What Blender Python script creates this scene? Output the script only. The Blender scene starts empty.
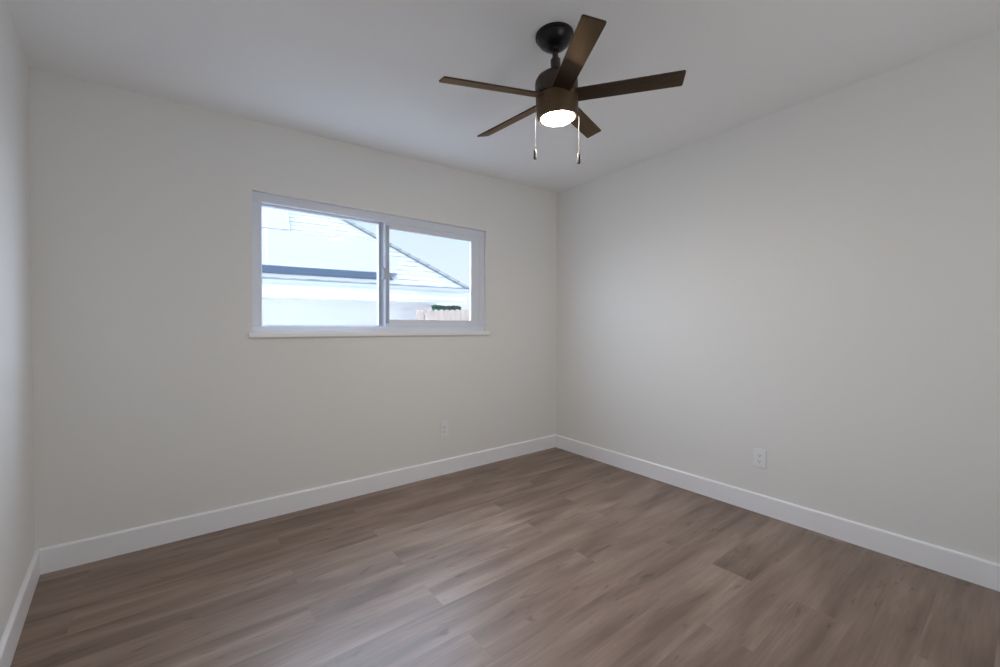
import bpy, bmesh, math, random
from mathutils import Vector, Matrix

random.seed(7)
SC = bpy.context.scene
COL = SC.collection

# ---------------------------------------------------------------- camera
CAM_H = 1.18
cd = bpy.data.cameras.new('camera')
cam = bpy.data.objects.new('camera', cd)
COL.objects.link(cam)
cd.sensor_width = 36.0
cd.lens = 413.52 * 36.0 / 1000.0
cd.clip_start = 0.02
cd.clip_end = 500
A = Vector((0.79064088, -0.61226542, 0.00424822))
B = Vector((0.00761057, 0.01676516, 0.99983049))
F = Vector((0.61223286, 0.79047453, -0.01791491))
cam.matrix_world = Matrix(((A.x, B.x, -F.x, 0), (A.y, B.y, -F.y, 0), (A.z, B.z, -F.z, CAM_H), (0, 0, 0, 1)))
SC.camera = cam

# ---------------------------------------------------------------- exposure
SC.view_settings.view_transform = 'Standard'
SC.view_settings.look = 'None'
SC.view_settings.exposure = 0.09
SC.view_settings.gamma = 1.0
SC.view_settings.use_curve_mapping = False
SC.cycles.use_denoising = True
SC.cycles.max_bounces = 12
SC.cycles.diffuse_bounces = 8
SC.cycles.transparent_max_bounces = 12
SC.cycles.sample_clamp_indirect = 6.0

# ---------------------------------------------------------------- sky
W = bpy.data.worlds.new('sky')
SC.world = W
W.use_nodes = True
nt = W.node_tree
nt.nodes.clear()
out = nt.nodes.new('ShaderNodeOutputWorld')
bg = nt.nodes.new('ShaderNodeBackground')
tc = nt.nodes.new('ShaderNodeTexCoord')
sep = nt.nodes.new('ShaderNodeSeparateXYZ')
ramp = nt.nodes.new('ShaderNodeValToRGB')
nt.links.new(tc.outputs['Generated'], sep.inputs[0])
nt.links.new(sep.outputs['Z'], ramp.inputs['Fac'])
e = ramp.color_ramp.elements
e[0].position = 0.0
e[0].color = (0.90, 0.95, 0.98, 1)
e[1].position = 0.22
e[1].color = (0.74, 0.90, 1.0, 1)
x = e.new(1.0)
x.color = (0.50, 0.76, 1.15, 1)
# bright sky lobes added to light the room, outside the strip the window frames
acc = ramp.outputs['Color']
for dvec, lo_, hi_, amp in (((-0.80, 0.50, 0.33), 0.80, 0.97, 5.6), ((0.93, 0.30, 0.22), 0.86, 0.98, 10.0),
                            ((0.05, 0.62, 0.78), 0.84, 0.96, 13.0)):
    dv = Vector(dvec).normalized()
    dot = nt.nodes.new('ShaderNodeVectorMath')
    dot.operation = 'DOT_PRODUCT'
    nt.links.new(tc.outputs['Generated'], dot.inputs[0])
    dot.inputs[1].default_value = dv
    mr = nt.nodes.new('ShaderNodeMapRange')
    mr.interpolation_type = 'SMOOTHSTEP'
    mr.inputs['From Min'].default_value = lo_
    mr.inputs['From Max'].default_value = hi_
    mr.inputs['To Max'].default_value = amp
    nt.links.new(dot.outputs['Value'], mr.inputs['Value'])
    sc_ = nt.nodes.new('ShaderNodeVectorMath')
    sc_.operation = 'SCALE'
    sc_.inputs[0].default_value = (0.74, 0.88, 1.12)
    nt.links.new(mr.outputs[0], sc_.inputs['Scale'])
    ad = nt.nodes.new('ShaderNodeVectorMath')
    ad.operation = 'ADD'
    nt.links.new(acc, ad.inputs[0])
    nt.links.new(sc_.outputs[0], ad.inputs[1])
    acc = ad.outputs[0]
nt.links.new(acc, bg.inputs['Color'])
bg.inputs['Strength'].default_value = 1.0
nt.links.new(bg.outputs[0], out.inputs[0])

# ---------------------------------------------------------------- sun
SUN_STRENGTH = 1.7
sd = bpy.data.lights.new('sun', 'SUN')
sd.energy = SUN_STRENGTH
sd.angle = math.radians(1.0)
sd.color = (1.0, 0.96, 0.90)
sun = bpy.data.objects.new('sun', sd)
COL.objects.link(sun)
sun.rotation_euler = Vector((0.45, 0.62, -1.15)).to_track_quat('-Z', 'Y').to_euler()
sun.location = (-4, -6, 12)

# fill light added behind the camera, outside an invented patio door
REAR_Y = -1.25
PD = (0.50, 1.95, 0.05, 2.05)      # x0, x1, z0, z1 of that door
al = bpy.data.lights.new('rear_fill_light', 'AREA')
al.shape = 'RECTANGLE'
al.size = PD[1] - PD[0] - 0.1
al.size_y = PD[3] - PD[2] - 0.1
al.energy = 9.0
al.color = (0.97, 0.98, 1.0)
alo = bpy.data.objects.new('rear_fill_light', al)
COL.objects.link(alo)
alo.location = ((PD[0] + PD[1]) / 2, REAR_Y - 0.20, (PD[2] + PD[3]) / 2)
alo.rotation_euler = (math.radians(90 + 52), 0, 0)

# ---------------------------------------------------------------- helpers
def new_mat(name, color, rough=0.5, metal=0.0, spec=0.5):
    m = bpy.data.materials.new(name)
    m.use_nodes = True
    b = m.node_tree.nodes['Principled BSDF']
    b.inputs['Base Color'].default_value = (*color, 1)
    b.inputs['Roughness'].default_value = rough
    b.inputs['Metallic'].default_value = metal
    b.inputs['Specular IOR Level'].default_value = spec
    return m, m.node_tree, b


def noise_bump(t, b, scale, strength, dist=0.002, detail=3):
    c = t.nodes.new('ShaderNodeTexCoord')
    n = t.nodes.new('ShaderNodeTexNoise')
    n.inputs['Scale'].default_value = scale
    n.inputs['Detail'].default_value = detail
    u = t.nodes.new('ShaderNodeBump')
    u.inputs['Strength'].default_value = strength
    u.inputs['Distance'].default_value = dist
    t.links.new(c.outputs['Object'], n.inputs['Vector'])
    t.links.new(n.outputs['Fac'], u.inputs['Height'])
    t.links.new(u.outputs['Normal'], b.inputs['Normal'])
    return c, n


def mix_rgb(t, fac, a, b, mode='MIX'):
    n = t.nodes.new('ShaderNodeMix')
    n.data_type = 'RGBA'
    n.blend_type = mode
    for sock, val in ((n.inputs[0], fac), (n.inputs[6], a), (n.inputs[7], b)):
        if isinstance(val, (int, float)):
            sock.default_value = val
        elif isinstance(val, tuple):
            sock.default_value = (*val, 1)
        else:
            t.links.new(val, sock)
    return n.outputs[2]


def ramp_node(t, src, stops):
    r = t.nodes.new('ShaderNodeValToRGB')
    el = r.color_ramp.elements
    el[0].position, el[0].color = stops[0][0], (*stops[0][1], 1)
    el[1].position, el[1].color = stops[-1][0], (*stops[-1][1], 1)
    for p, c in stops[1:-1]:
        k = el.new(p)
        k.color = (*c, 1)
    t.links.new(src, r.inputs[0])
    return r.outputs['Color']


def add_box(bm, x0, x1, y0, y1, z0, z1, M=None):
    vs = [bm.verts.new((x, y, z)) for z in (z0, z1) for y in (y0, y1) for x in (x0, x1)]
    for f in ((0, 2, 3, 1), (4, 5, 7, 6), (0, 1, 5, 4), (2, 6, 7, 3), (0, 4, 6, 2), (1, 3, 7, 5)):
        bm.faces.new([vs[i] for i in f])
    if M is not None:
        for v in vs:
            v.co = M @ v.co
    return vs


def add_prism(bm, pts, z0f, z1f):
    """vertical prism over plan polygon pts, z0f / z1f numbers or functions of x, y"""
    f0 = z0f if callable(z0f) else (lambda x, y: z0f)
    f1 = z1f if callable(z1f) else (lambda x, y: z1f)
    lo = [bm.verts.new((x, y, f0(x, y))) for x, y in pts]
    hi = [bm.verts.new((x, y, f1(x, y))) for x, y in pts]
    n = len(pts)
    bm.faces.new(lo[::-1])
    bm.faces.new(hi)
    for i in range(n):
        bm.faces.new((lo[i], lo[(i + 1) % n], hi[(i + 1) % n], hi[i]))


def add_lathe(bm, prof, M=None, seg=48, cap0=True, cap1=True):
    rings = []
    for r, z in prof:
        ring = []
        for i in range(seg):
            a = 2 * math.pi * i / seg
            v = Vector((r * math.cos(a), r * math.sin(a), z))
            ring.append(bm.verts.new(M @ v if M is not None else v))
        rings.append(ring)
    for k in range(len(rings) - 1):
        for i in range(seg):
            j = (i + 1) % seg
            bm.faces.new((rings[k][i], rings[k][j], rings[k + 1][j], rings[k + 1][i]))
    if cap0:
        bm.faces.new(rings[0][::-1])
    if cap1:
        bm.faces.new(rings[-1])


def extrude_profile(bm, prof, p0, p1, out_dir):
    """profile (offset along out_dir, z) swept straight from p0 to p1 (plan points with z)"""
    d = Vector((out_dir[0], out_dir[1], 0)).normalized()
    rings = []
    for p in (p0, p1):
        rings.append([bm.verts.new(Vector(p) + d * o + Vector((0, 0, z))) for o, z in prof])
    n = len(prof)
    for i in range(n):
        j = (i + 1) % n
        bm.faces.new((rings[0][i], rings[0][j], rings[1][j], rings[1][i]))
    bm.faces.new(rings[0][::-1])
    bm.faces.new(rings[1])


XF = Matrix.Identity(4)      # frame in which meshes are currently being drawn


def obj(name, bm, mat, parent=None, smooth=False, bevel=0.0, seg=2, angle=35):
    bm.transform(XF)
    bmesh.ops.recalc_face_normals(bm, faces=bm.faces)
    me = bpy.data.meshes.new(name)
    bm.to_mesh(me)
    bm.free()
    me.materials.append(mat)
    o = bpy.data.objects.new(name, me)
    COL.objects.link(o)
    if smooth:
        for p in me.polygons:
            p.use_smooth = True
        me.set_sharp_from_angle(angle=math.radians(angle))
    if bevel:
        b = o.modifiers.new('bevel', 'BEVEL')
        b.width = bevel
        b.segments = seg
        b.limit_method = 'ANGLE'
        b.angle_limit = math.radians(40)
    if parent is not None:
        o.parent = parent
        o.matrix_parent_inverse = Matrix.Translation(parent.location).inverted()
    return o


def empty(name, loc):
    o = bpy.data.objects.new(name, None)
    o.location = loc
    o.empty_display_size = 0.1
    COL.objects.link(o)
    return o


def tag(o, label=None, cat=None, group=None, kind=None):
    if label:
        o['label'] = label
    if cat:
        o['category'] = cat
    if group:
        o['group'] = group
    if kind:
        o['kind'] = kind
    return o


def struct(name, bm, mat, **k):
    return tag(obj(name, bm, mat, **k), kind='structure')


# ---------------------------------------------------------------- materials
WALL_C = (0.795, 0.790, 0.772)
m_wall, t, b = new_mat('wall_paint', WALL_C, 0.62, spec=0.3)
noise_bump(t, b, 260, 0.12, 0.0015)
m_ceil, t, b = new_mat('ceiling_paint', (0.89, 0.888, 0.89), 0.7, spec=0.25)
noise_bump(t, b, 200, 0.12, 0.0015)
m_trim, t, b = new_mat('baseboard_enamel', (0.89, 0.89, 0.92), 0.32)
m_vinyl, t, b = new_mat('white_vinyl', (0.72, 0.755, 0.84), 0.35)
m_plate, t, b = new_mat('outlet_plastic', (0.84, 0.84, 0.85), 0.3)
m_slot, t, b = new_mat('outlet_slot', (0.22, 0.21, 0.21), 0.6)
m_screw, t, b = new_mat('screw_steel', (0.7, 0.7, 0.7), 0.35, 0.8)
m_gasket, t, b = new_mat('grey_sash_aluminium', (0.42, 0.46, 0.54), 0.4, 0.3)

# plank floor, boards laid along X
m_floor, t, b = new_mat('plank_floor', (0.3, 0.22, 0.18), 0.36)
c = t.nodes.new('ShaderNodeTexCoord')
mp = t.nodes.new('ShaderNodeMapping')
mp.inputs['Location'].default_value = (0.35, 0.115, 0)
t.links.new(c.outputs['Object'], mp.inputs['Vector'])
br = t.nodes.new('ShaderNodeTexBrick')
br.offset = 0.37
br.offset_frequency = 2
br.inputs['Scale'].default_value = 1.0
br.inputs['Brick Width'].default_value = 1.22
br.inputs['Row Height'].default_value = 0.18
br.inputs['Mortar Size'].default_value = 0.0007
br.inputs['Mortar Smooth'].default_value = 0.2
br.inputs['Color1'].default_value = (0, 0, 0, 1)
br.inputs['Color2'].default_value = (1, 1, 1, 1)
br.inputs['Mortar'].default_value = (0.5, 0.5, 0.5, 1)
t.links.new(mp.outputs[0], br.inputs['Vector'])
# per plank shift of the grain
sep_ = t.nodes.new('ShaderNodeSeparateColor')
t.links.new(br.outputs['Color'], sep_.inputs[0])
mul = t.nodes.new('ShaderNodeMath')
mul.operation = 'MULTIPLY'
mul.inputs[1].default_value = 37.0
t.links.new(sep_.outputs[0], mul.inputs[0])
cmb = t.nodes.new('ShaderNodeCombineXYZ')
t.links.new(mul.outputs[0], cmb.inputs[2])
t.links.new(mul.outputs[0], cmb.inputs[0])
vadd = t.nodes.new('ShaderNodeVectorMath')
vadd.operation = 'ADD'
t.links.new(c.outputs['Object'], vadd.inputs[0])
t.links.new(cmb.outputs[0], vadd.inputs[1])


def stretched(sx, sy, scale, detail, rough=0.55, dist=0.0):
    m = t.nodes.new('ShaderNodeMapping')
    m.inputs['Scale'].default_value = (sx, sy, 1)
    t.links.new(vadd.outputs[0], m.inputs['Vector'])
    n = t.nodes.new('ShaderNodeTexNoise')
    n.inputs['Scale'].default_value = scale
    n.inputs['Detail'].default_value = detail
    n.inputs['Roughness'].default_value = rough
    n.inputs['Distortion'].default_value = dist
    t.links.new(m.outputs[0], n.inputs['Vector'])
    return n.outputs['Fac']


broad = stretched(0.9, 6.0, 1.6, 3, 0.5, 0.4)
fine = stretched(1.5, 40.0, 3.0, 5, 0.6, 0.2)
knots = stretched(3.2, 13.0, 2.0, 2, 0.5, 0.6)
base = ramp_node(t, broad, [(0.28, (0.145, 0.094, 0.068)), (0.5, (0.232, 0.160, 0.122)), (0.74, (0.345, 0.255, 0.203))])
grain = ramp_node(t, fine, [(0.30, (0.84, 0.83, 0.82)), (0.70, (1.08, 1.08, 1.08))])
col = mix_rgb(t, 1.0, base, grain, 'MULTIPLY')
plank_tone = ramp_node(t, sep_.outputs[0], [(0.0, (0.92, 0.91, 0.90)), (1.0, (1.06, 1.06, 1.06))])
col = mix_rgb(t, 1.0, col, plank_tone, 'MULTIPLY')
kn = ramp_node(t, knots, [(0.64, (1, 1, 1)), (0.76, (0.58, 0.52, 0.48))])
col = mix_rgb(t, 1.0, col, kn, 'MULTIPLY')
col = mix_rgb(t, br.outputs['Fac'], col, (0.20, 0.15, 0.125))
t.links.new(col, b.inputs['Base Color'])
b.inputs['Roughness'].default_value = 0.40
b.inputs['Specular IOR Level'].default_value = 0.62
bu = t.nodes.new('ShaderNodeBump')
bu.inputs['Strength'].default_value = 0.12
bu.inputs['Distance'].default_value = 0.001
t.links.new(fine, bu.inputs['Height'])
t.links.new(bu.outputs[0], b.inputs['Normal'])

# fan
m_bronze, t, b = new_mat('fan_bronze', (0.060, 0.045, 0.038), 0.42, 0.5, 0.5)
m_glow, t, b = new_mat('glow_tinted_bronze', (0.12, 0.074, 0.038), 0.45, 0.5, 0.5)  # warm lamp glow put into the bronze colour
m_canopy, t, b = new_mat('canopy_bronze', (0.014, 0.012, 0.014), 0.30, 0.5, 0.5)
m_blade, t, b = new_mat('blade_espresso', (0.04, 0.025, 0.018), 0.31, 0.55, 0.45)
b.inputs['Specular Tint'].default_value = (1.0, 0.68, 0.38, 1)  # gold tint painted into the reflections in place of warm lamp light
c = t.nodes.new('ShaderNodeTexCoord')
mp = t.nodes.new('ShaderNodeMapping')
mp.inputs['Scale'].default_value = (3, 60, 3)
n = t.nodes.new('ShaderNodeTexNoise')
n.inputs['Scale'].default_value = 3
n.inputs['Detail'].default_value = 4
t.links.new(c.outputs['UV'], mp.inputs['Vector'])
t.links.new(mp.outputs[0], n.inputs['Vector'])
cc = ramp_node(t, n.outputs['Fac'], [(0.3, (0.034, 0.025, 0.020)), (0.7, (0.060, 0.044, 0.034))])
t.links.new(cc, b.inputs['Base Color'])
m_chain, t, b = new_mat('chain_nickel', (0.15, 0.145, 0.145), 0.5, 0.2)
m_fob, t, b = new_mat('fob_bronze', (0.05, 0.045, 0.04), 0.4, 0.5)
m_lamp, t, b = new_mat('lit_frosted_lens', (1.0, 0.93, 0.82), 0.5)
b.inputs['Emission Color'].default_value = (1.0, 0.92, 0.82, 1)
LAMP = 210.0
b.inputs['Emission Strength'].default_value = LAMP

# glass
m_glass = bpy.data.materials.new('window_glass')
m_glass.use_nodes = True
t = m_glass.node_tree
t.nodes.clear()
o_ = t.nodes.new('ShaderNodeOutputMaterial')
mx = t.nodes.new('ShaderNodeMixShader')
tr = t.nodes.new('ShaderNodeBsdfTransparent')
tr.inputs[0].default_value = (0.97, 0.98, 0.98, 1)
gl = t.nodes.new('ShaderNodeBsdfGlossy')
gl.inputs['Roughness'].default_value = 0.02
fr = t.nodes.new('ShaderNodeFresnel')
fr.inputs[0].default_value = 1.3
ge = t.nodes.new('ShaderNodeNewGeometry')
bf = t.nodes.new('ShaderNodeMath')          # only the face turned to the ray reflects
bf.operation = 'SUBTRACT'
bf.inputs[0].default_value = 1.0
t.links.new(ge.outputs['Backfacing'], bf.inputs[1])
fm = t.nodes.new('ShaderNodeMath')
fm.operation = 'MULTIPLY'
t.links.new(fr.outputs[0], fm.inputs[0])
t.links.new(bf.outputs[0], fm.inputs[1])
t.links.new(fm.outputs[0], mx.inputs[0])
t.links.new(tr.outputs[0], mx.inputs[1])
t.links.new(gl.outputs[0], mx.inputs[2])
t.links.new(mx.outputs[0], o_.inputs[0])

# exterior
m_stucco, t, b = new_mat('white_stucco', (0.73, 0.72, 0.71), 0.9)
noise_bump(t, b, 60, 0.3, 0.004)
m_fascia, t, b = new_mat('white_fascia_paint', (0.86, 0.86, 0.86), 0.5)
m_gutter, t, b = new_mat('blue_grey_gutter', (0.60, 0.63, 0.74), 0.4)
m_shingle, t, b = new_mat('pale_shingles', (0.7, 0.73, 0.77), 0.85)
c = t.nodes.new('ShaderNodeTexCoord')
sx_ = t.nodes.new('ShaderNodeSeparateXYZ')
t.links.new(c.outputs['UV'], sx_.inputs[0])


def mth(op, a, b_=None):
    n = t.nodes.new('ShaderNodeMath')
    n.operation = op
    for k_, v_ in enumerate((a, b_)):
        if v_ is None:
            continue
        if isinstance(v_, (int, float)):
            n.inputs[k_].default_value = v_
        else:
            t.links.new(v_, n.inputs[k_])
    return n.outputs[0]


course = mth('DIVIDE', sx_.outputs['Y'], 0.143)
butt = mth('LESS_THAN', mth('FRACT', course), 0.17)          # dark butt edge of each course
cb = t.nodes.new('ShaderNodeCombineXYZ')
t.links.new(mth('MULTIPLY', sx_.outputs['X'], 3.2), cb.inputs[0])
t.links.new(mth('MULTIPLY', mth('FLOOR', course), 7.3), cb.inputs[1])
nz = t.nodes.new('ShaderNodeTexNoise')
nz.inputs['Scale'].default_value = 1.0
nz.inputs['Detail'].default_value = 1.0
t.links.new(cb.outputs[0], nz.inputs['Vector'])
tabs = ramp_node(t, nz.outputs['Fac'], [(0.42, (0.25, 0.25, 0.25)), (0.58, (1, 1, 1))])
fac = mth('MULTIPLY', butt, tabs)
tone = ramp_node(t, nz.outputs['Fac'], [(0.3, (0.48, 0.50, 0.54)), (0.7, (0.56, 0.58, 0.61))])
t.links.new(mix_rgb(t, fac, tone, (0.20, 0.22, 0.26)), b.inputs['Base Color'])
m_ridge, t, b = new_mat('ridge_cap_shingle', (0.24, 0.27, 0.29), 0.85)
m_panel, t, b = new_mat('solar_cells', (0.385, 0.365, 0.44), 0.55, spec=0.15)  # pale lavender of the reflected sky painted into the cell colour
b.inputs['Coat Weight'].default_value = 0.0
b.inputs['Coat Roughness'].default_value = 0.1
m_pframe, t, b = new_mat('panel_frame', (0.36, 0.36, 0.43), 0.4, 0.4)
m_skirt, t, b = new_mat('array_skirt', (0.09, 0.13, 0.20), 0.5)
m_conduit, t, b = new_mat('conduit_grey', (0.35, 0.37, 0.40), 0.5)
m_fence, t, b = new_mat('pale_cedar', (0.85, 0.74, 0.67), 0.8)
c = t.nodes.new('ShaderNodeTexCoord')
mp = t.nodes.new('ShaderNodeMapping')
mp.inputs['Scale'].default_value = (30, 30, 1.5)
n = t.nodes.new('ShaderNodeTexNoise')
n.inputs['Scale'].default_value = 1.5
t.links.new(c.outputs['Object'], mp.inputs['Vector'])
t.links.new(mp.outputs[0], n.inputs['Vector'])
t.links.new(ramp_node(t, n.outputs['Fac'], [(0.3, (0.50, 0.40, 0.35)), (0.7, (0.64, 0.55, 0.50))]), b.inputs['Base Color'])
m_leaf, t, b = new_mat('hedge_leaf', (0.10, 0.20, 0.16), 0.6)
m_ground, t, b = new_mat('pale_concrete', (0.62, 0.63, 0.64), 0.9)
c, n = noise_bump(t, b, 40, 0.3, 0.004)
t.links.new(ramp_node(t, n.outputs['Fac'], [(0.3, (0.56, 0.57, 0.58)), (0.7, (0.68, 0.69, 0.70))]), b.inputs['Base Color'])

# ---------------------------------------------------------------- room shell
D = 2.85836          # inner face of the far wall
R = 2.90804          # inner face of the right wall
LX = -0.54419        # far left corner
TL = math.tan(0.08266)
RY = REAR_Y
WT = 0.14


def ceil_z(x, y):
    return CAM_H + 1.29629 + 0.0134 * (D - y) - 0.03175 * (R - x)


def left_x(y):
    return LX + TL * (D - y)


OX0, OX1, OZ0, OZ1 = 0.345, 2.062, CAM_H - 0.045, CAM_H + 0.806   # window opening

bm = bmesh.new()
add_prism(bm, [(left_x(RY) - WT - .05, RY - WT), (R + WT, RY - WT), (R + WT, D + WT), (LX - WT - .05, D + WT)], -0.12, 0.0)
struct('floor', bm, m_floor)

bm = bmesh.new()
add_prism(bm, [(left_x(RY) - WT - .3, RY - WT - .3), (R + WT + .3, RY - WT - .3), (R + WT + .3, D + WT + .25), (LX - WT - .3, D + WT + .25)],
          ceil_z, lambda x, y: ceil_z(x, y) + 0.25)
struct('ceiling', bm, m_ceil)

# far wall with the window opening: one welded shell
bm = bmesh.new()
y0, y1 = D, D + WT
XS = [LX - WT, OX0, OX1, R + WT]
ZS = [lambda x: 0.0, lambda x: OZ0, lambda x: OZ1, lambda x: ceil_z(x, D) ]
grid = {}
for k, yy in enumerate((y0, y1)):
    for i, xx in enumerate(XS):
        for j, zf in enumerate(ZS):
            grid[k, i, j] = bm.verts.new((xx, yy, zf(xx) if j < 3 else ceil_z(xx, yy)))
for i in range(3):
    for j in range(3):
        if (i, j) == (1, 1):
            continue
        for k in (0, 1):
            bm.faces.new((grid[k, i, j], grid[k, i + 1, j], grid[k, i + 1, j + 1], grid[k, i, j + 1]))
for (a, c_) in (((1, 1), (2, 1)), ((2, 1), (2, 2)), ((2, 2), (1, 2)), ((1, 2), (1, 1))):
    bm.faces.new((grid[0, *a], grid[0, *c_], grid[1, *c_], grid[1, *a]))
for i in range(3):
    for j in (0, 3):
        bm.faces.new((grid[0, i, j], grid[0, i + 1, j], grid[1, i + 1, j], grid[1, i, j]))
for j in range(3):
    for i in (0, 3):
        bm.faces.new((grid[0, i, j], grid[0, i, j + 1], grid[1, i, j + 1], grid[1, i, j]))
struct('wall_back', bm, m_wall)

bm = bmesh.new()
add_prism(bm, [(R, RY), (R + WT, RY), (R + WT, D), (R, D)], 0.0, ceil_z)
struct('wall_right', bm, m_wall)
bm = bmesh.new()
add_prism(bm, [(left_x(RY) - WT, RY), (left_x(RY), RY), (LX, D), (LX - WT, D)], 0.0, ceil_z)
struct('wall_left', bm, m_wall)

# rear wall, behind the camera, with a glazed door added to let in fill light
bm = bmesh.new()
xl, xr = left_x(RY) - WT, R + WT
add_prism(bm, [(xl, RY - WT), (PD[0], RY - WT), (PD[0], RY), (xl, RY)], 0, ceil_z)
add_prism(bm, [(PD[1], RY - WT), (xr, RY - WT), (xr, RY), (PD[1], RY)], 0, ceil_z)
add_prism(bm, [(PD[0], RY - WT), (PD[1], RY - WT), (PD[1], RY), (PD[0], RY)], PD[3], ceil_z)
add_prism(bm, [(PD[0], RY - WT), (PD[1], RY - WT), (PD[1], RY), (PD[0], RY)], 0, PD[2])
struct('wall_rear', bm, m_wall)

dr = tag(empty('added_door_1', ((PD[0] + PD[1]) / 2, RY - 0.07, PD[2])), kind='structure')
bm = bmesh.new()
for (a0, a1, c0, c1) in ((PD[0], PD[1], PD[2], PD[2] + .05), (PD[0], PD[1], PD[3] - .05, PD[3]),
                         (PD[0], PD[0] + .05, PD[2] + .05, PD[3] - .05), (PD[1] - .05, PD[1], PD[2] + .05, PD[3] - .05)):
    add_box(bm, a0, a1, RY - .10, RY - .04, c0, c1)
add_box(bm, (PD[0] + PD[1]) / 2 - .03, (PD[0] + PD[1]) / 2 + .03, RY - .10, RY - .04, PD[2] + .05, PD[3] - .05)
obj('added_door_frame', bm, m_vinyl, dr)
bm = bmesh.new()
add_box(bm, PD[0] + .05, PD[1] - .05, RY - .072, RY - .068, PD[2] + .05, PD[3] - .05)
obj('added_door_pane', bm, m_glass, dr)

# baseboards
BH, BT = 0.120, 0.014
PROF = [(0, 0), (BT, 0), (BT, BH - .008), (BT - .003, BH - .003), (BT - .007, BH), (0, BH)]


def board(name, p0, p1, d):
    bm = bmesh.new()
    extrude_profile(bm, PROF, (*p0, 0), (*p1, 0), d)
    struct(name, bm, m_trim)


board('baseboard_back', (LX + BT, D), (R - BT, D), (0, -1))
board('baseboard_right', (R, RY), (R, D), (-1, 0))
board('baseboard_left', (left_x(RY), RY), (LX, D), (math.cos(0.08266), math.sin(0.08266)))

# ---------------------------------------------------------------- window
win = tag(empty('window_1', ((OX0 + OX1) / 2, D + 0.06, OZ0)), kind='structure')
Z = CAM_H


def ring(bm, x0, x1, z0, z1, wl, wr, wb, wtp, y0, y1):
    add_box(bm, x0, x1, y0, y1, z0, z0 + wb)
    add_box(bm, x0, x1, y0, y1, z1 - wtp, z1)
    add_box(bm, x0, x0 + wl, y0, y1, z0 + wb, z1 - wtp)
    add_box(bm, x1 - wr, x1, y0, y1, z0 + wb, z1 - wtp)


# outer frame (front face 3 cm inside the opening)
bm = bmesh.new()
ring(bm, OX0, OX1, OZ0, OZ1, .053, .050, .041, .056, D + .030, D + .125)
obj('window_frame', bm, m_vinyl, win, bevel=.003)
# glazing bead of the fixed left light
bm = bmesh.new()
ring(bm, OX0 + .053, 1.146, OZ0 + .041, OZ1 - .056, .006, .0005, .006, .014, D + .062, D + .10)
obj('glazing_bead', bm, m_vinyl, win)
bm = bmesh.new()
add_box(bm, 1.146, 1.186, D + .064, D + .082, OZ0 + .041, OZ1 - .056)
add_box(bm, 1.160, 1.168, D + .058, D + .064, OZ0 + .041, OZ1 - .056)
tag(obj('meeting_stile', bm, m_gasket, win, bevel=.002), 'grey meeting stile of the fixed light')
bm = bmesh.new()
add_box(bm, OX0 + .053, 1.146, D + .078, D + .082, OZ0 + .041, OZ1 - .056)
obj('window_pane', bm, m_glass, win)
# sliding sash on the right, in the inner track
SX0, SX1, SZ0, SZ1 = 1.186, OX1 - .050, OZ0 + .041, OZ1 - .056
bm = bmesh.new()
ring(bm, SX0, SX1, SZ0, SZ1, .030, .080, .050, .044, D + .033, D + .060)
sash = obj('sliding_sash', bm, m_vinyl, win, bevel=.002)


def sub(name, bm, mat, parent, **k):
    o = obj(name, bm, mat, None, **k)
    o.parent = parent
    o.matrix_parent_inverse = (Matrix.Translation(parent.parent.location) @ parent.matrix_parent_inverse).inverted() if parent.parent else Matrix.Identity(4)
    return o


bm = bmesh.new()
add_box(bm, SX0 + .030, SX1 - .080, D + .044, D + .048, SZ0 + .050, SZ1 - .044)
sub('sash_pane', bm, m_glass, sash)
bm = bmesh.new()
add_box(bm, SX0, SX0 + .026, D + .0315, D + .033, SZ0 + .02, SZ1 - .02)
tag(sub('interlock_strip', bm, m_gasket, sash), 'dark grey interlock strip')
bm = bmesh.new()
add_box(bm, SX0 - .024, SX0, D + .036, D + .058, Z + .335, Z + .420)
add_box(bm, SX0 - .018, SX0 + .002, D + .024, D + .036, Z + .350, Z + .405)
sub('sash_latch', bm, m_gasket, sash, bevel=.003)
# interior sill / stool
bm = bmesh.new()
add_box(bm, OX0 - .022, OX1 + .026, D - .020, D + .0, OZ0 - .028, OZ0 + .002)
add_box(bm, OX0, OX1, D, D + .03, OZ0 - .0, OZ0 + .002)
obj('window_sill', bm, m_trim, win, bevel=.004)

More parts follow.
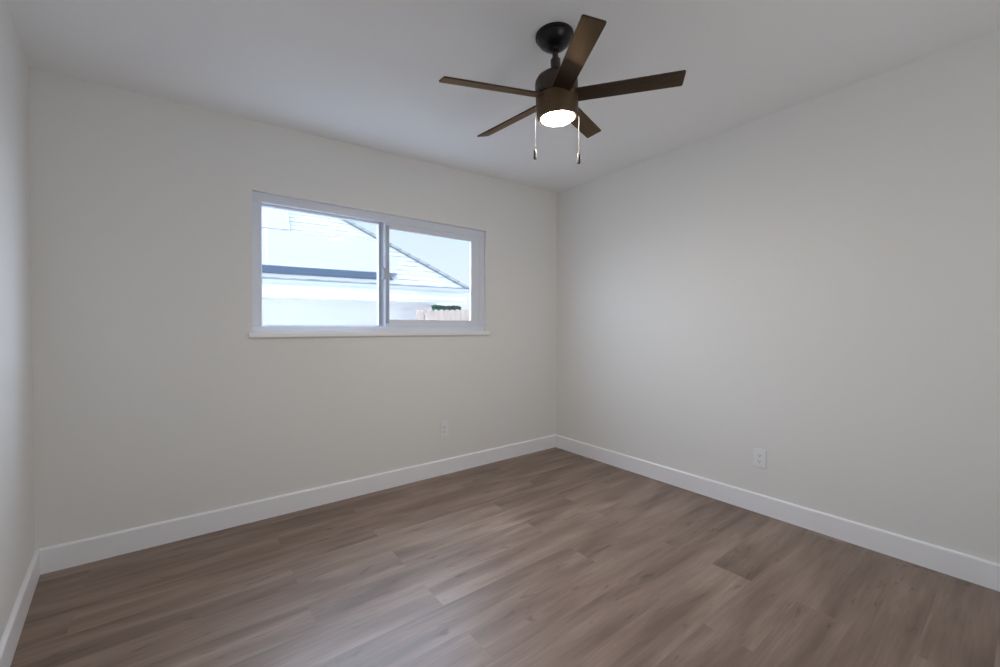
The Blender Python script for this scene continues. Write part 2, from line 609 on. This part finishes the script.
# ---------------------------------------------------------------- wall outlets
def outlet(name_loc, axis, label):
    """axis: 'back' (plate faces -Y) or 'right' (plate faces -X)"""
    x, y, z = name_loc
    if axis == 'back':
        M = Matrix.Translation((x, y, z))
    else:
        M = Matrix.Translation((x, y, z)) @ Matrix.Rotation(math.radians(-90), 4, 'Z')
    # local: plate in XZ, sticks out to -Y
    root = tag(empty('wall_outlet', (x, y, z)), label, 'outlet')
    bm = bmesh.new()
    add_box(bm, -.0365, .0365, -.006, 0, -.059, .059, M)
    plate = obj('cover_plate', bm, m_plate, root, bevel=.0025, seg=3)
    for s in (-1, 1):
        bm = bmesh.new()
        cz = s * .0195
        vs = []
        pts = []
        for i in range(24):
            a = 2 * math.pi * i / 24
            px, pz = .0172 * math.cos(a), .0172 * math.sin(a)
            pz = max(-.0135, min(.0135, pz))
            pts.append((px, pz))
        lo = [bm.verts.new(M @ Vector((px, -.006, cz + pz))) for px, pz in pts]
        hi = [bm.verts.new(M @ Vector((px * .97, -.0085, cz + pz * .97))) for px, pz in pts]
        for i in range(24):
            j = (i + 1) % 24
            bm.faces.new((lo[i], lo[j], hi[j], hi[i]))
        bm.faces.new(hi)
        bm.faces.new(lo[::-1])
        sock = obj('socket_face', bm, m_plate, root)
        bm = bmesh.new()
        add_box(bm, -.0075, -.0050, -.0088, -.0084, cz - .002, cz + .0065, M)
        add_box(bm, .0050, .0075, -.0088, -.0084, cz - .001, cz + .0055, M)
        add_box(bm, -.0025, .0025, -.0088, -.0084, cz - .0095, cz - .0050, M)
        sub('socket_slots', bm, m_slot, sock)
    bm = bmesh.new()
    add_lathe(bm, [(.0032, .006), (.0030, .0072), (.0012, .0078)], M @ Matrix.Rotation(math.radians(90), 4, 'X'), 12)
    obj('plate_screw', bm, m_screw, root)
    return root


outlet((1.655, D, Z - .820), 'back', 'small white duplex outlet low on the window wall near the far corner')
outlet((R, 1.052, Z - .831), 'right', 'white duplex outlet low on the blank right-hand wall above the baseboard')

# ---------------------------------------------------------------- ceiling fan
S = 0.926
HUB = Vector((1.4276 * S, 1.4095 * S, 1.0879 * S + CAM_H))
NV = Vector((-0.0883, -0.0247, 1)).normalized()
UV_ = Vector((0, 1, 0)).cross(NV).normalized()
VV = NV.cross(UV_)
MF = Matrix.Translation(HUB) @ Matrix((UV_, VV, NV)).transposed().to_4x4()   # fan frame, origin in the blade plane
# where the axis meets the ceiling
tt = 0.0
for _ in range(20):
    P = HUB + NV * tt
    tt += (ceil_z(P.x, P.y) - P.z)
CAN = HUB + NV * tt
fan = tag(empty('ceiling_fan', CAN),
          'dark bronze five-blade ceiling fan with a glowing round light, hanging from the ceiling', 'ceiling fan')
cn = Vector((-0.03175, 0.0134, 1)).normalized()
cu = Vector((0, 1, 0)).cross(cn).normalized()
cv = cn.cross(cu)
MC = Matrix.Translation(CAN) @ Matrix((cu, cv, cn)).transposed().to_4x4()

bm = bmesh.new()
add_lathe(bm, [(.024, -.056), (.030, -.057), (.036, -.055), (.052, -.048), (.065, -.037), (.073, -.025),
               (.077, -.014), (.082, -.012), (.083, -.004), (.082, 0)], MC, 56)
can = obj('canopy', bm, m_canopy, fan, smooth=True)
bm = bmesh.new()
add_lathe(bm, [(.014, -.074), (.021, -.069), (.0235, -.060), (.0235, -.050)], MC, 32)
sub('hanger_ball', bm, m_canopy, can, smooth=True)
bm = bmesh.new()
add_lathe(bm, [(.0125, .150), (.0125, tt - .055)], MF, 24)
obj('downrod', bm, m_bronze, fan, smooth=True)
bm = bmesh.new()
add_lathe(bm, [(.018, .118), (.0215, .120), (.0215, .158), (.019, .162), (.013, .163)], MF, 32)
obj('rod_coupling', bm, m_bronze, fan, smooth=True)
bm = bmesh.new()
add_lathe(bm, [(.088, .006), (.0925, .010), (.0935, .020), (.0935, .060), (.091, .072), (.082, .086), (.064, .098),
               (.044, .107), (.030, .113), (.022, .122)], MF, 64)
obj('motor_housing', bm, m_bronze, fan, smooth=True)
bm = bmesh.new()
add_lathe(bm, [(.074, -.088), (.083, -.088), (.088, -.084), (.091, -.066), (.0925, -.020), (.0925, .002), (.089, .005)],
          MF, 64)
kit = obj('light_housing', bm, m_glow, fan, smooth=True)
bm = bmesh.new()
add_lathe(bm, [(.010, -.1055), (.028, -.1045), (.047, -.1015), (.062, -.0975), (.070, -.092), (.0735, -.0875), (.0735, -.086)],
          MF, 56)
lens = obj('lamp_lens', bm, m_lamp, fan, smooth=True)
tag(lens, 'glowing white frosted lens')

PH = -2.141
HW = 0.0419
BE = -0.2571
RT = 0.5236
R0 = 0.055
for k in range(5):
    th = PH + k * 2 * math.pi / 5
    rr = UV_ * math.cos(th) + VV * math.sin(th)
    tg = VV * math.cos(th) - UV_ * math.sin(th)
    ch = tg * math.cos(BE) + NV * math.sin(BE)
    up = rr.cross(ch)
    if up.dot(NV) < 0:
        up = -up
    bm = bmesh.new()
    uvl = bm.loops.layers.uv.new('UVMap')
    # outline in (radial, chord)
    cr = 0.008
    pts = [(R0, -HW * .93), (R0, HW * .93)]
    for cx_, cy_, a0 in ((RT - cr, HW - cr, 90), (RT - cr, -HW + cr, 0)):
        for q in range(5):
            a = math.radians(a0 - q * 22.5)
            pts.append((cx_ + cr * math.cos(a), cy_ + cr * math.sin(a)))
    th_ = 0.0032
    lo, hi = [], []
    info = {}
    for (u, v) in pts:
        for s, L in ((-1, lo), (1, hi)):
            vv = bm.verts.new(HUB + rr * u + ch * v + up * (th_ * s))
            info[vv] = (u, v)
            L.append(vv)
    n_ = len(pts)
    bm.faces.new(lo)
    bm.faces.new(hi[::-1])
    for i in range(n_):
        j = (i + 1) % n_
        bm.faces.new((lo[i], lo[j], hi[j], hi[i]))
    for f in bm.faces:
        for l in f.loops:
            u, v = info[l.vert]
            l[uvl].uv = (u + k * 1.7, v)
    bl = obj('fan_blade', bm, m_blade, fan, bevel=.0012)

# pull chains hang plumb from the light housing
for (x, y, ztop, zmid, zbot) in ((1.2388, 1.3529, .960, .772, .733), (1.3889, 1.2351, .940, .756, .714)):
    bm = bmesh.new()
    zt, zm, zb = ztop + Z, zmid + Z, zbot + Z
    # short outlet nub out of the housing, then the beaded chain
    hub_c = Vector((HUB.x, HUB.y, zt)) - NV * 0.0
    d = Vector((x - hub_c.x, y - hub_c.y, 0)).normalized()
    st = Vector((x, y, zt + .003)) - d * .018
    add_box(bm, -.003, .019, -.003, .003, -.003, .003,
            Matrix.Translation(st) @ Matrix((d, Vector((-d.y, d.x, 0)), Vector((0, 0, 1)))).transposed().to_4x4())
    zz = zt
    nb = int((zt - zm) / .0042)
    for q in range(nb):
        z1_ = zt - (zt - zm) * q / nb
        h_ = (zt - zm) / nb
        add_lathe(bm, [(.0005, z1_ - h_), (.0010, z1_ - h_ * .75), (.0010, z1_ - h_ * .3), (.0005, z1_)],
                  Matrix.Translation((x, y, 0)), 8, True, True)
    ch_o = obj('pull_chain', bm, m_chain, fan, smooth=True, angle=80)
    bm = bmesh.new()
    add_lathe(bm, [(.0062, zb), (.0072, zb + .001), (.0072, zm - .002), (.0064, zm - .0005), (.0018, zm + .001)],
              Matrix.Translation((x, y, 0)), 20)
    sub('chain_fob', bm, m_fob, ch_o, smooth=True)

# ---------------------------------------------------------------- outside
GZ = -0.45
bm = bmesh.new()
add_box(bm, -30, 40, D + WT + .02, 60, GZ - .2, GZ)
struct('ground', bm, m_ground)

# neighbour's house with a hip roof, turned 8 degrees; local frame at its near eave corner
EZ = CAM_H + .605
XF = Matrix.Translation((3.696, 5.6, EZ)) @ Matrix.Rotation(math.radians(-8), 4, 'Z')
HX0, HY1 = -5.6, 5.0
SL = 0.77
house = tag(empty('neighbor_house', XF @ Vector((-2.8, 2.5, GZ - EZ))),
            'white stucco house with a pale grey shingled hip roof outside the window', 'house')
bm = bmesh.new()
add_box(bm, HX0 + .4, -.4, .4, HY1 - .4, GZ - EZ, -.235)
obj('house_wall', bm, m_stucco, house)
bm = bmesh.new()
uvl = bm.loops.layers.uv.new('UVMap')
run = HY1 / 2
RZ = SL * run
c0 = bm.verts.new((HX0, 0, 0)); c1 = bm.verts.new((0, 0, 0))
c2 = bm.verts.new((0, HY1, 0)); c3 = bm.verts.new((HX0, HY1, 0))
r0 = bm.verts.new((HX0 + run, run, RZ)); r1 = bm.verts.new((-run, run, RZ))
u0 = [bm.verts.new((v.co.x, v.co.y, v.co.z - .02)) for v in (c0, c1, c2, c3)]
fs = [bm.faces.new((c0, c1, r1, r0)), bm.faces.new((c1, c2, r1)), bm.faces.new((c2, c3, r0, r1)), bm.faces.new((c3, c0, r0))]
bm.faces.new(u0[::-1])
for i, (a, c_) in enumerate(((c0, c1), (c1, c2), (c2, c3), (c3, c0))):
    bm.faces.new((u0[i], u0[(i + 1) % 4], c_, a))
SF = math.sqrt(1 + SL * SL)
for k, f in enumerate(fs):
    for l in f.loops:
        co = l.vert.co
        if k in (0, 2):
            l[uvl].uv = (co.x, (co.y if k == 0 else HY1 - co.y) * SF)
        else:
            l[uvl].uv = (co.y, (-co.x if k == 1 else co.x - HX0) * SF)
obj('hip_roof', bm, m_shingle, house)
# hip cap shingles, overlapping down each hip seen from the window
bm = bmesh.new()
P0_, P1_ = Vector((0, 0, 0)), Vector((-run, run, RZ))
dr_ = (P1_ - P0_).normalized()
sd_ = dr_.cross(Vector((0, 0, 1))).normalized()
nn = sd_.cross(dr_).normalized()
if nn.z < 0:
    nn = -nn
L_ = (P1_ - P0_).length
q = 0.0
while q < L_ - .2:
    a = P0_ + dr_ * q
    vs = []
    for (s, h1) in ((0, .034), (.24, .022)):
        for w_, dz in ((-.06, -.028), (0, .0), (.06, -.028)):
            vs.append(bm.verts.new(a + dr_ * s + sd_ * w_ + nn * (h1 + dz)))
    lo = [bm.verts.new(v.co - nn * .02) for v in vs]
    for i in (0, 1):
        bm.faces.new((vs[i], vs[i + 1], vs[i + 4], vs[i + 3]))
        bm.faces.new((lo[i + 3], lo[i + 4], lo[i + 1], lo[i]))
        bm.faces.new((vs[i + 1], vs[i], lo[i], lo[i + 1]))
        bm.faces.new((vs[i + 3], vs[i + 4], lo[i + 4], lo[i + 3]))
    bm.faces.new((vs[0], vs[3], lo[3], lo[0]))
    bm.faces.new((vs[5], vs[2], lo[2], lo[5]))
    q += .20
obj('hip_cap', bm, m_ridge, house)
bm = bmesh.new()
add_box(bm, HX0 + .02, -.02, .02, .045, -.210, -.022)
add_box(bm, -.045, -.02, .045, HY1 - .02, -.210, -.022)
obj('fascia', bm, m_fascia, house)
bm = bmesh.new()
add_box(bm, HX0 + .05, -.05, .045, .42, -.240, -.215)
add_box(bm, -.42, -.05, .42, HY1 - .05, -.240, -.215)
add_box(bm, HX0 + .02, -.02, .03, .06, -.240, -.212)
obj('soffit', bm, m_fascia, house)
bm = bmesh.new()
prof = [(0, -.075), (.040, -.075), (.06, -.036), (.06, -.02), (.055, -.02), (.055, -.035), (.037, -.069), (.005, -.069), (.005, -.02), (0, -.02)]
extrude_profile(bm, prof, (HX0, .018, 0), (0, .018, 0), (0, -1))
obj('rain_gutter', bm, m_gutter, house)

# solar modules on racks, one row of two and a shorter one above
al_ = math.atan(SL)
up_s = Vector((0, math.cos(al_), math.sin(al_)))
nr = Vector((0, -math.sin(al_), math.cos(al_)))
OFF = 0.10 * math.cos(al_)


def solar(x0, x1, ys, label, group):
    """ys: local y of the lower edge on the raised plane"""
    z0_ = SL * ys + 0.10
    M = Matrix.Translation((x0, ys, z0_)) @ Matrix((Vector((1, 0, 0)), up_s, nr)).transposed().to_4x4()
    w_, h_ = x1 - x0, 1.04
    root = tag(empty('solar_panel', XF @ Vector((x0, ys, z0_))), label, 'solar panel', group)
    bm = bmesh.new()
    for bx in ((0, w_, 0, .010), (0, w_, h_ - .010, h_), (0, .010, .010, h_ - .010), (w_ - .010, w_, .010, h_ - .010)):
        add_box(bm, bx[0], bx[1], bx[2], bx[3], -.035, .0, M)
    obj('panel_frame', bm, m_pframe, root)
    bm = bmesh.new()
    add_box(bm, .010, w_ - .010, .010, h_ - .010, -.030, -.003, M)
    obj('cell_surface', bm, m_panel, root)
    for px in (.12, w_ - .16):
        for py in (.18, .78):
            bm = bmesh.new()
            add_box(bm, px, px + .04, py, py + .05, -OFF + .001, -.036, M)
            obj('rack_foot', bm, m_pframe, root)
    return root


G = 'solar panels on the neighboring roof'
solar(-2.842, -1.140, .11, 'solar panel of the lower roof row nearest the hip, behind the sliding sash', G)
solar(-4.541, -2.846, .11, 'solar panel of the lower roof row at the left edge of the window', G)
solar(-4.235, -2.530, .955, 'solar panel of the upper roof row at the top left of the window', G)
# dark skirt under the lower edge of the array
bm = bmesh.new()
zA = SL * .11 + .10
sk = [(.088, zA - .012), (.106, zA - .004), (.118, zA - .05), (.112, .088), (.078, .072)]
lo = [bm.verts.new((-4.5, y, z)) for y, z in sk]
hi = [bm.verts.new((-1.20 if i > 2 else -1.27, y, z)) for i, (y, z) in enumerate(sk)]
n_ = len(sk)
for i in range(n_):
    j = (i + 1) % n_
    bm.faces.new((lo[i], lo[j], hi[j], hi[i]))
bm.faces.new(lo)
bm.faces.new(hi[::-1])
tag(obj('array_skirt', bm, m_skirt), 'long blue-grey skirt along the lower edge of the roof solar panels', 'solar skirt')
XF = Matrix.Identity(4)

# fence pickets in front of the neighbour's wall
fence = tag(empty('picket_fence', (2.68, 5.4, GZ)), 'pale dog-eared wooden board fence at the lower right of the window', 'fence')
px = 2.685
FY = 5.40
w_ = .089
k = 0
while px < 4.8:
    h = CAM_H + .225 + (px - 2.685) * .045 + random.uniform(-.006, .006)
    bm = bmesh.new()
    pts = [(px, GZ), (px + w_, GZ), (px + w_, h - .03), (px + w_ - .022, h), (px + .022, h), (px, h - .03)]
    a = [bm.verts.new((x, FY + .02, z)) for x, z in pts]
    c_ = [bm.verts.new((x, FY + .038, z)) for x, z in pts]
    bm.faces.new(a)
    bm.faces.new(c_[::-1])
    for i in range(6):
        j = (i + 1) % 6
        bm.faces.new((a[i], a[j], c_[j], c_[i]))
    obj('picket', bm, m_fence, fence)
    px += .092
    k += 1
bm = bmesh.new()
for zr in (.35, 1.15):
    add_box(bm, 2.70, 4.86, FY - .02, FY + .019, zr, zr + .085)
obj('fence_rail', bm, m_fence, fence)
for pxx in (2.80, 4.6):
    bm = bmesh.new()
    add_box(bm, pxx, pxx + .09, FY - .11, FY - .021, GZ, CAM_H + .165)
    add_box(bm, pxx - .012, pxx + .102, FY - .122, FY - .009, CAM_H + .165, CAM_H + .185)
    obj('fence_post', bm, m_fence, fence)

# clipped dark shrub showing just over the fence
bm = bmesh.new()
for i in range(1500):
    cx_, cy_, cz_ = random.uniform(3.0, 3.47), random.uniform(5.475, 5.55), 0
    top = CAM_H + .300 + .006 * math.sin(cx_ * 23)
    cz_ = top - abs(random.gauss(0, .025))
    d1 = Vector((random.uniform(-1, 1), random.uniform(-1, 1), random.uniform(-.6, .6))).normalized()
    d2 = d1.cross(Vector((random.uniform(-1, 1), random.uniform(-1, 1), 1))).normalized()
    p = Vector((cx_, cy_, cz_))
    s = random.uniform(.018, .03)
    q = [p - d1 * s, p + d2 * s * .5, p + d1 * s, p - d2 * s * .5]
    bm.faces.new([bm.verts.new(v) for v in q])
tr_b = tag(empty('garden_shrub', (3.2, 5.52, GZ)), 'dark green shrub top peeking over the wooden fence', 'shrub')
obj('foliage', bm, m_leaf, tr_b)
bm = bmesh.new()
for sx in (3.05, 3.2, 3.38):
    add_lathe(bm, [(.014, GZ), (.010, CAM_H + .2)], Matrix.Translation((sx, 5.52, 0)), 8)
obj('stem', bm, m_conduit, tr_b)
